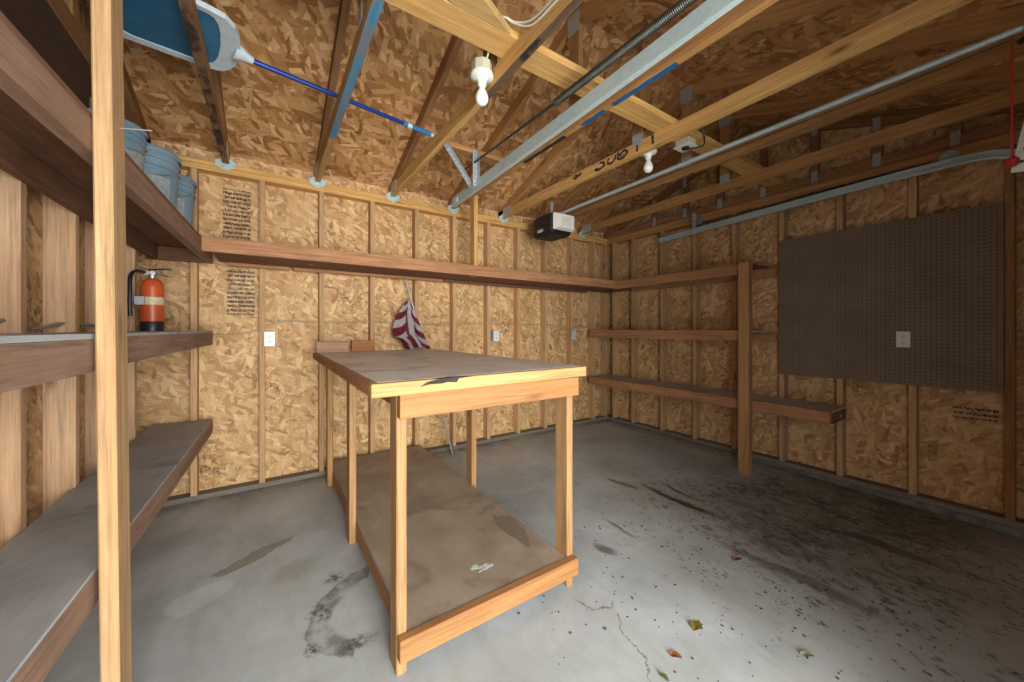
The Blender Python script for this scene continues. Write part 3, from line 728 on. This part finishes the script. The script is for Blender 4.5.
# ------------------------------------------------------------------ fire extinguisher
ex, ey, ez = -.574, 3.00, 1.2225
fe = empty('fire_extinguisher', (ex, ey, ez), 'orange-red fire extinguisher with black hose standing on the middle left shelf', 'fire extinguisher')
lathe('cylinder', [(.0, .004), (.0525, .004), (.0525, .255), (.050, .275), (.042, .295), (.030, .308), (.016, .315), (.016, .325), (0, .325)], (ex, ey, ez), M['ext_red'], fe, 36)
lathe('base_skirt', [(0, 0), (.0545, 0), (.0545, .055), (.0527, .058), (.0527, .002), (0, .002)], (ex, ey, ez), M['ext_black'], fe, 36)
lab = lathe('label_band', [(.0527, .155), (.0538, .156), (.0538, .20), (.0527, .201)], (ex, ey, ez), M['ext_label'], fe, 36)
bm = bmesh.new(); box_bm(.05, .045, .055, .004, bm, (-.045, -.03, .178)); box_bm(.02, .05, .03, .003, bm, (-.075, -.02, .18))
link('strap_clamp', mesh_from(bm), M['chrome'], fe, Matrix.Translation((ex, ey, ez)))
bm = lathe_bm([(0, .315), (.020, .315), (.022, .33), (.018, .352), (.012, .362), (0, .362)], 20); box_bm(.03, .03, .03, .003, bm, (-.02, 0, .342))
link('valve', mesh_from(bm, True), M['chrome'], fe, Matrix.Translation((ex, ey, ez)))
dv = Vector((.86, -.5, 0))
def hnd(n, h0, h1, m): beam(n, Vector((ex, ey, ez + h0)) - dv * .022, Vector((ex, ey, ez + h1)) + dv * .105, .018, .006, M[m], fe)
hnd('lever', .366, .370, 'ext_black'); hnd('carry_handle', .352, .322, 'chrome')
lathe('pressure_gauge', [(0, 0), (.013, 0), (.013, .010), (0, .012)], (ex + .006, ey - .02, ez + .343), M['outlet'], fe, 18, Matrix.Rotation(math.pi / 2, 4, 'X'))
tube('hose', [(ex - .03, ey - .005, ez + .345), (ex - .055, ey - .06, ez + .345), (ex - .066, ey - .115, ez + .31), (ex - .064, ey - .135, ez + .23), (ex - .064, ey - .138, ez + .13), (ex - .062, ey - .138, ez + .085)], .0095, M['ext_black'], fe, 10, 6)

# ------------------------------------------------------------------ lampholders
def lamp(x, y, z, s, label):
    """s = +1: box screwed to the truss on its right, -1 on its left"""
    e = empty('lampholder', (x, y, z), label, 'ceiling lamp', 'bare bulb lampholders')
    seg = 8; bm = lathe_bm([(0, .08), (.047, .08), (.050, .076), (.050, .021), (0, .021)], seg, None, Matrix.Rotation(math.pi / 8, 4, 'Z'))
    link('outlet_box', mesh_from(bm), M['box_cream'], e, Matrix.Translation((x, y, z)))
    lathe('porcelain_base', [(0, .0205), (.057, .0205), (.058, .016), (.057, .006), (.052, .001), (.034, -.003), (.026, -.010), (.022, -.020), (.021, -.036), (.017, -.038), (0, -.038)], (x, y, z), M['porcelain'], e, 32)
    for a in (.5, 2.6): lathe('screw', [(0, -.012), (.005, -.011), (.006, -.004), (.006, .004)], (x + .042 * math.cos(a), y + .042 * math.sin(a) - .0, z + .0), M['chrome'], e, 10)
    lathe('light_bulb', [(.013, -.036), (.014, -.046), (.018, -.056), (.026, -.071), (.0315, -.087), (.033, -.099), (.030, -.114), (.020, -.127), (.008, -.1325), (0, -.133)], (x, y, z), M['bulb'], e, 28)
lamp(.888, 1.60, 2.484, 1, 'nearer white porcelain lampholder with bare bulb, on the black-stained truss')
lamp(2.262, 1.63, 2.486, -1, 'farther white lampholder with bare bulb, beside the truss with handwriting')
jb = empty('ceiling_receptacle', (2.43, 1.46, 2.555), 'open pale ceiling receptacle with a black plug lead under the long brace', 'receptacle box')
box('outlet_box', (2.385, 1.40, 2.51), (2.475, 1.50, 2.555), M['box_cream'], jb, .004); box('cover_plate', (2.375, 1.39, 2.505), (2.485, 1.51, 2.5098), M['porcelain'], jb, .002)
lathe('socket', [(0, -.012), (.022, -.012), (.026, 0), (0, 0)], (2.43, 1.45, 2.505), M['slot'], jb, 20)
tag(tube('power_cord', [(2.43, 1.45, 2.492), (2.455, 1.38, 2.485), (2.485, 1.352, 2.50), (2.495, 1.352, 2.55), (2.475, 1.352, 2.60), (2.44, 1.355, 2.63)], .005, M['black'], None, 8, 6), 'short black cord looping from the ceiling receptacle up past the brace', 'cord')
tag(tube('electric_cable', [(.888, 1.565, 2.556), (.885, 1.535, 2.562), (.880, 1.520, 2.585), (.878, 1.517, 2.615)], .0045, M['cable_white'], None, 8, 6), 'short white cable from the nearer lampholder up behind the long brace', 'cable')
ec = empty('electric_cable', (.9385, 1.1, 2.53), 'pair of white cables hugging the golden truss side near the long brace', 'cable')
for dz in (0, -.022):
    tube('strand', [(.83, 1.40, 2.612), (.865, 1.352, 2.606), (.905, 1.330, 2.588 + dz * .3), (.936, 1.25, 2.556 + dz), (.9385, 1.1, 2.543 + dz), (.9385, .8, 2.54 + dz), (.9385, .3, 2.54 + dz)], .0045, M['cable_white'], ec, 8, 6)

# ------------------------------------------------------------------ pool skimmer on its pole, lying on the chords
sk = empty('pool_skimmer', (0, 2.25, 2.56), 'flat blue pool skimmer net on a long blue pole resting on the bottom chords', 'pool skimmer')
def fr(s, t):   # s along the net away from the pole, t across
    d = Vector((-.987, -.13, 0)).normalized(); n = Vector((.13, -.987, 0)); return Vector((-.115, 2.215, 2.572)) + d * s + n * t
out, inn = [], []
def outline(k):
    P = []
    hw, L = .225 - k, .48 - k
    for i in range(9):
        a = math.pi * i / 8; P.append((.13 - (.13 - k * 2.3) * math.sin(a) ** .75, -hw * math.copysign(abs(math.cos(a)) ** .8, math.cos(a))))
    P[0] = (.13, -hw); P[-1] = (.13, hw)
    P += [(.30, hw), (L - .07, hw), (L - .02, hw - .02), (L, hw - .07), (L, 0), (L, -hw + .07), (L - .02, -hw + .02), (L - .07, -hw), (.30, -hw)]
    return P
bm = bmesh.new(); O = outline(0); I = outline(.032); n = len(O)
lay = [[bm.verts.new(fr(*p) + Vector((0, 0, z))) for p in Q] for Q, z in ((O, 0), (I, .004), (I, .02), (O, .024))]
for a, b in ((0, 1), (1, 2), (2, 3), (3, 0)):
    for i in range(n): bm.faces.new((lay[a][i], lay[a][(i + 1) % n], lay[b][(i + 1) % n], lay[b][i]))
link('net_frame', mesh_from(bm), M['net_frame'], sk)
bm = bmesh.new(); Q = outline(.030); A = [bm.verts.new(fr(*p) + Vector((0, 0, .009))) for p in Q]; B = [bm.verts.new(fr(*p) + Vector((0, 0, .012))) for p in Q]
bm.faces.new(A); bm.faces.new(B[::-1])
for i in range(n): bm.faces.new((A[i], A[(i + 1) % n], B[(i + 1) % n], B[i]))
link('net_mesh', mesh_from(bm), M['mesh_blue'], sk)
p0 = fr(.02, 0) + Vector((0, 0, .012)); p1 = Vector((-.063, 2.237, 2.574)); pe = Vector((.945, 2.395, 2.570))
tube('neck', [p0, p0.lerp(p1, .6), p1], [.045, .024, .017], M['net_frame'], sk, 12)
dirp = (pe - p1).normalized()
tube('pole', [p1 - dirp * .01, p1 + dirp * .80], .0125, M['blue_pole'], sk, 14); tube('pole_grip', [p1 + dirp * .80, p1 + dirp * 1.0], .0155, M['blue_grip'], sk, 14)
tube('pole_cap', [p1 + dirp * 1.0, pe], .0135, M['net_frame'], sk, 12)
tube('grip_band', [p1 + dirp * .83, p1 + dirp * .86], .0162, M['net_frame'], sk, 12)

# ------------------------------------------------------------------ garage door hardware
def track(name, P, s, label, hk=1.28):
    """C-section track swept along P, open towards s"""
    sec = [(a, b * hk) for a, b in [(0, 0), (.028 * s, 0), (.030 * s, .004), (.030 * s, .012), (.027 * s, .012), (.027 * s, .003), (.003 * s, .003), (.003 * s, .053), (.025 * s, .053), (.025 * s, .046), (.028 * s, .046), (.028 * s, .056), (0, .056)]]
    e = empty(name, P[0], label, 'door track', 'garage door tracks'); bm = bmesh.new(); rings = []
    Q = [Vector(p) for p in P]
    for i, p in enumerate(Q):
        t = (Q[min(i + 1, len(Q) - 1)] - Q[max(i - 1, 0)]).normalized(); X = Vector((1, 0, 0)); X = (X - t * X.dot(t)).normalized(); Z = X.cross(t)
        if Z.z < 0: Z = -Z
        if abs(Z.z) < .2 and Z.y > 0: Z = -Z
        rings.append([bm.verts.new(p + X * a + Z * b) for a, b in sec])
    m = len(sec)
    for A, B in zip(rings, rings[1:]):
        for i in range(m): bm.faces.new((A[i], A[(i + 1) % m], B[(i + 1) % m], B[i]))
    bm.faces.new(rings[0]); bm.faces.new(rings[-1][::-1])
    link('rail', mesh_from(bm), M['track'], e); return e
def arc(c, r, a0, a1, n=8): return [(c[0], c[1] + r * math.cos(a0 + (a1 - a0) * i / n), c[2] + r * math.sin(a0 + (a1 - a0) * i / n)) for i in range(n + 1)]
lt = track('door_track', [(1.30, 2.86, 2.272), (1.30, 1.4, 2.312), (1.30, .55, 2.34)] + [(1.30, p[1], p[2]) for p in arc((1.30, .28, 2.01), .33, math.pi / 2, math.pi, 7)] + [(1.30, -.06, .9)], 1, 'long galvanized garage door track on the left, running from the back wall')
rt = track('door_track', [(3.77, 2.57, 2.228), (3.69, 1.2, 2.262), (3.655, .62, 2.272)] + [(3.65, p[1], p[2]) for p in arc((3.65, .30, 1.942), .33, math.pi / 2, math.pi, 7)] + [(3.65, -.04, .9)], -1, 'galvanized garage door track on the right, passing above the pegboard', .9)
bm = bmesh.new(); box_bm(.003, .05, .04, 0, bm, (1.2975, 2.78, 2.305)); link('sticker', mesh_from(bm), M['outlet'], lt)
def angle_iron(name, p0, p1, parent, w=.03, up=(0, 1, 0)):
    p0, p1 = Vector(p0), Vector(p1); X = (p1 - p0).normalized(); Y = Vector(up).cross(X).normalized(); Z = X.cross(Y); L = (p1 - p0).length
    bm = bmesh.new(); box_bm(L, w, .0025, 0, bm, (0, 0, 0)); box_bm(L, .0025, w, 0, bm, (0, -w / 2, w / 2))
    o = link(name, mesh_from(bm), M['galv'], parent, Matrix.Translation((p0 + p1) / 2) @ Matrix((X, Y, Z)).transposed().to_4x4())
    bm = bmesh.new(); n = max(2, int(L / .035))
    for i in range(n): 
        m_ = Matrix.Translation(((i + .5) / n * L - L / 2, 0, .0014)); lathe_bm([(0, 0), (.0045, 0), (.0045, -.003), (0, -.003)], 8, bm, m_)
    link('bolt_holes', mesh_from(bm), M['slot'], o, W[o]); return o
angle_iron('hanger_strap', (1.292, 2.432, 2.31), (1.292, 2.432, 2.575), lt, .038, (0, -1, 0)); angle_iron('brace_strap', (1.292, 2.51, 2.33), (.99, 2.33, 2.52), lt, .026, (0, -1, 0))
angle_iron('hanger_strap', (3.75, 2.16, 2.25), (3.75, 2.16, 2.47), rt, .03, (0, -1, 0)); angle_iron('brace_strap', (3.76, 2.13, 2.28), (3.885, 2.13, 2.48), rt, .028, (0, -1, 0))
def spring(parent, p0, p1, p2, r, label, turns):
    e = empty('extension_spring', p1, label, 'spring', 'garage door springs')
    tube('pull_rod', [p0, p1], .008, M['spring'], e, 8)
    p1, p2 = Vector(p1), Vector(p2); t = (p2 - p1).normalized(); u = t.cross(Vector((0, 0, 1))).normalized(); w = t.cross(u); L = (p2 - p1).length
    pts = [p1 + t * (L * k / (turns * 10)) + (u * math.cos(2 * math.pi * k / 10) + w * math.sin(2 * math.pi * k / 10)) * r for k in range(turns * 10 + 1)]
    link('coil', mesh_from(tube_bm(pts, .0027, 5), True), M['spring'], e); return e
spring(None, (1.285, 2.66, 2.49), (1.285, 1.50, 2.452), (1.285, .35, 2.44), .0175, 'long coiled door spring above the left galvanized track', 150)
sp2 = spring(None, (3.775, 2.2, 2.325), (3.725, 1.30, 2.338), (3.70, .47, 2.345), .017, 'dark coiled door spring lying above the right track', 90)
lathe('sheave', [(0, -.008), (.045, -.008), (.045, -.004), (.038, -.002), (.038, .002), (.045, .004), (.045, .008), (.015, .008), (.012, .014), (0, .014)], (3.69, .395, 2.352), M['galv_bright'], sp2, 28, Matrix.Rotation(math.radians(-75), 4, 'Y'))

op = empty('door_opener', (2.5, 2.97, 2.2), 'black garage door opener with white light cover and long grey rail', 'garage door opener')
bm = bmesh.new(); box_bm(.28, .33, .22, .03, bm, (2.5, 2.975, 2.31)); ho = link('housing', mesh_from(bm), M['black'], op)
bm = bmesh.new()
A = [bm.verts.new(p) for p in ((2.365, 2.809, 2.235), (2.64, 2.809, 2.235), (2.64, 2.809, 2.405), (2.365, 2.809, 2.405))]
B = [bm.verts.new(p) for p in ((2.40, 2.755, 2.255), (2.61, 2.755, 2.255), (2.61, 2.755, 2.39), (2.40, 2.755, 2.39))]
bm.faces.new(A); bm.faces.new(B[::-1])
for i in range(4): bm.faces.new((A[i], A[(i + 1) % 4], B[(i + 1) % 4], B[i]))
bmesh.ops.bevel(bm, geom=bm.edges[:], offset=.006, segments=2, affect='EDGES'); lc = link('light_cover', mesh_from(bm), M['white_plastic'], op)
bm = bmesh.new(); [box_bm(.12, .002, .004, 0, bm, (2.505, 2.754, 2.285 + k * .012)) for k in range(7)]; link('vent_lines', mesh_from(bm), M['box_cream'], lc)
bm = bmesh.new(); box_bm(.002, .09, .03, 0, bm, (2.3595, 3.0, 2.255)); link('badge', mesh_from(bm), M['label_pale'], ho)
tube('rail', [(2.5, 2.86, 2.424), (2.5, .06, 2.437)], .0145, M['track'], op, 4 * 3); tube('drive_chain', [(2.515, 2.8, 2.398), (2.515, .1, 2.41)], .004, M['spring'], op, 6)
box('mount_strap', (2.44, 2.93, 2.42), (2.475, 2.933, 2.56), M['galv'], op, 0)
box('trolley', (2.46, .0, 2.385), (2.54, .075, 2.47), M['black'], op, .01); beam('release_arm', (2.5, .09, 2.38), (2.5, .02, 2.42), .012, .02, M['black'], op)
box('arm_pin', (2.49, -.02, 2.30), (2.51, .03, 2.39), M['black'], op, .003)
da = beam('door_arm', (2.505, .087, 1.865), (2.505, .005, 2.38), .003, .042, M['arm'], op, up=(0, -1, 0), bev=0)
bm = bmesh.new()
for k in range(9): lathe_bm([(0, 0), (.006, 0), (.006, -.005), (0, -.005)], 10, bm, Matrix.Translation((-.22 + k * .05, .0024, 0)) @ Matrix.Rotation(-math.pi / 2, 4, 'X'))
link('arm_holes', mesh_from(bm), M['slot'], da, W[da])
tube('release_cord', [(2.5, .105, 2.378), (2.502, .104, 2.15), (2.50, .103, 1.93)], .0035, M['red'], op, 8)
lathe('release_handle', [(0, 0), (.008, 0), (.018, .008), (.018, .03), (.008, .04), (0, .04)], (2.50, .103, 1.89), M['red'], op, 14)
tag(beam('wood_lath', (3.80, 1.45, 2.478), (3.80, 1.08, 2.474), .02, .006, M['pine_yellow']), 'thin pale stick lodged above the right door track', 'stick')

# ------------------------------------------------------------------ cables stapled through the studs
tag(tube('wall_cable', [(-.6, 3.497, 1.20), (-.30, 3.49, 1.185), (-.10, 3.49, 1.215), (-.02, 3.49, 1.25), (.12, 3.49, 1.30), (.37, 3.49, 1.29), (.60, 3.49, 1.295), (.79, 3.49, 1.305), (1.2, 3.49, 1.285), (1.6, 3.49, 1.285), (2.0, 3.49, 1.30), (2.4, 3.49, 1.28), (2.8, 3.49, 1.29), (3.22, 3.49, 1.26), (3.8, 3.49, 1.28)], .0048, M['cable_tan'], None, 8, 5), 'thin tan cable strung through the back wall studs above the outlets', 'cable')
tag(tube('wall_cable', [(3.92, 3.4, 1.33), (3.915, 3.0, 1.345), (3.915, 2.6, 1.335), (3.915, 2.2, 1.35), (3.915, 1.8, 1.33), (3.915, 1.45, 1.34)], .0048, M['cable_tan'], None, 8, 5), 'thin cable through the right wall studs just above the middle shelf', 'cable')
tag(tube('wall_cable', [(-.70, .3, 1.26), (-.705, 1.1, 1.262), (-.70, 1.5, 1.25), (-.70, 1.87, 1.262), (-.705, 2.05, 1.235), (-.70, 2.28, 1.258), (-.70, 2.7, 1.25), (-.70, 3.1, 1.245)], .007, M['cable_grey'], None, 8, 5), 'grey cable threaded through the left wall studs above the middle shelf', 'cable')
tag(tube('frayed_string', [(.80, 3.40, .93), (.84, 3.395, .88), (.80, 3.40, .83), (.78, 3.41, .78), (.74, 3.41, .70)], .0025, M['cable_white'], None, 6, 5), 'frayed pale string hanging on the back wall under the workbench', 'string')

# ------------------------------------------------------------------ leaves and grit on the floor
def leaf(x, y, L, wd, rot, mat, label):
    bm = bmesh.new(); n = 8; mid = []; a = []; b = []
    for i in range(n + 1):
        t = i / n; w_ = wd * math.sin(math.pi * min(1, t * .96 + .02)) ** .8; s = (t - .5) * L; z = .001 + .008 * t * t + .003 * math.sin(5 * t)
        mid.append(bm.verts.new((s, 0, z))); a.append(bm.verts.new((s, w_ / 2, z + .006 * math.sin(4 * t)))); b.append(bm.verts.new((s, -w_ / 2, z + .004)))
    for i in range(n):
        bm.faces.new((mid[i], mid[i + 1], a[i + 1], a[i])); bm.faces.new((b[i], b[i + 1], mid[i + 1], mid[i]))
    bmesh.ops.solidify(bm, geom=bm.faces[:], thickness=.0008)
    tag(link('fallen_leaf', mesh_from(bm), M[mat], None, Matrix.Translation((x, y, floor_z(y) + .001)) @ Matrix.Rotation(math.atan(.025), 4, 'X') @ Matrix.Rotation(rot, 4, 'Z')), label, 'leaf', 'leaves blown onto the floor')
leaf(1.52, .86, .065, .045, .3, 'leaf_y', 'yellow-green leaf on the concrete, largest of the fallen leaves')
leaf(1.315, .825, .045, .028, 2.2, 'leaf_o', 'orange-brown curled leaf on the floor beside the yellow leaf')
leaf(1.20, .80, .04, .02, 1.6, 'leaf_g', 'small green leaf fragment near the bottom edge, left of the orange leaf')
leaf(2.14, .98, .07, .03, -.2, 'leaf_o', 'brown leaf lying in the dirt halfway to the right wall')
leaf(2.555, .575, .08, .035, .9, 'leaf_p', 'pale grey-green leaf in the darkest dirt at the right')
leaf(1.755, .545, .05, .028, 2.4, 'leaf_p', 'pale leaf at the bottom of the dirt patch, right of the yellow leaf')
# gravelly dirt that nobody could count
bm = bmesh.new(); rr = random.Random(3)
for i in range(650):
    x, y = rr.gauss(2.6, .75), rr.gauss(.95, .6)
    if not (.9 < x < 3.82 and -.1 < y < 3.2): continue
    if 3.40 < x < 3.52 and 1.45 < y < 1.58: continue
    s = rr.uniform(.0015, .005); mw = Matrix.Translation((x, y, floor_z(y) + s * .25)) @ Matrix.Rotation(rr.uniform(0, 6), 4, 'Z') @ Matrix.Diagonal((s * rr.uniform(1, 2.4), s, s * .5, 1))
    bmesh.ops.create_icosphere(bm, subdivisions=1, radius=1, matrix=mw)
d = link('dirt_crumbs', mesh_from(bm), M['dirt']); tag(d, 'dark dirt crumbs and leaf bits scattered over the right half of the floor', 'dirt'); d['kind'] = 'stuff'

# ------------------------------------------------------------------ light: daylight through the doorway behind the camera
w = bpy.data.worlds.new('World'); S.world = w; w.use_nodes = True
w.node_tree.nodes['Background'].inputs[0].default_value = (.86, .93, 1, 1); w.node_tree.nodes['Background'].inputs[1].default_value = 5.4
def area(name, loc, rot, sx, sy, power, col):
    l = bpy.data.lights.new(name, 'AREA'); l.shape = 'RECTANGLE'; l.size = sx; l.size_y = sy; l.energy = power; l.color = col
    o = bpy.data.objects.new(name, l); COL.objects.link(o); o.location = loc; o.rotation_euler = rot; return o
area('daylight', (.05, -2.6, 1.15), (math.radians(90), 0, 0), 1.8, 2.1, 345, (1, .96, .90))
po = area('doorway_portal', (.56, YF - .12, 1.06), (math.radians(90), 0, 0), 1.72, 2.12, 1, (1, 1, 1)); po.data.cycles.is_portal = True
cam = bpy.data.cameras.new('Camera'); co = bpy.data.objects.new('Camera', cam); COL.objects.link(co); S.camera = co
cam.sensor_width = 36; cam.lens = 365 / 1024 * 36; cam.shift_y = -12 / 1024; cam.clip_start = .02
co.location = (0, 0, 1.235); co.rotation_euler = (math.radians(90), 0, -math.radians(33.75))
S.view_settings.view_transform = 'Standard'; S.view_settings.look = 'None'; S.view_settings.gamma = 1; S.view_settings.exposure = 0
S.view_settings.use_curve_mapping = False
try:
    S.cycles.use_denoising = True; S.cycles.max_bounces = 10; S.cycles.diffuse_bounces = 8; S.cycles.sample_clamp_indirect = 6
except Exception: pass
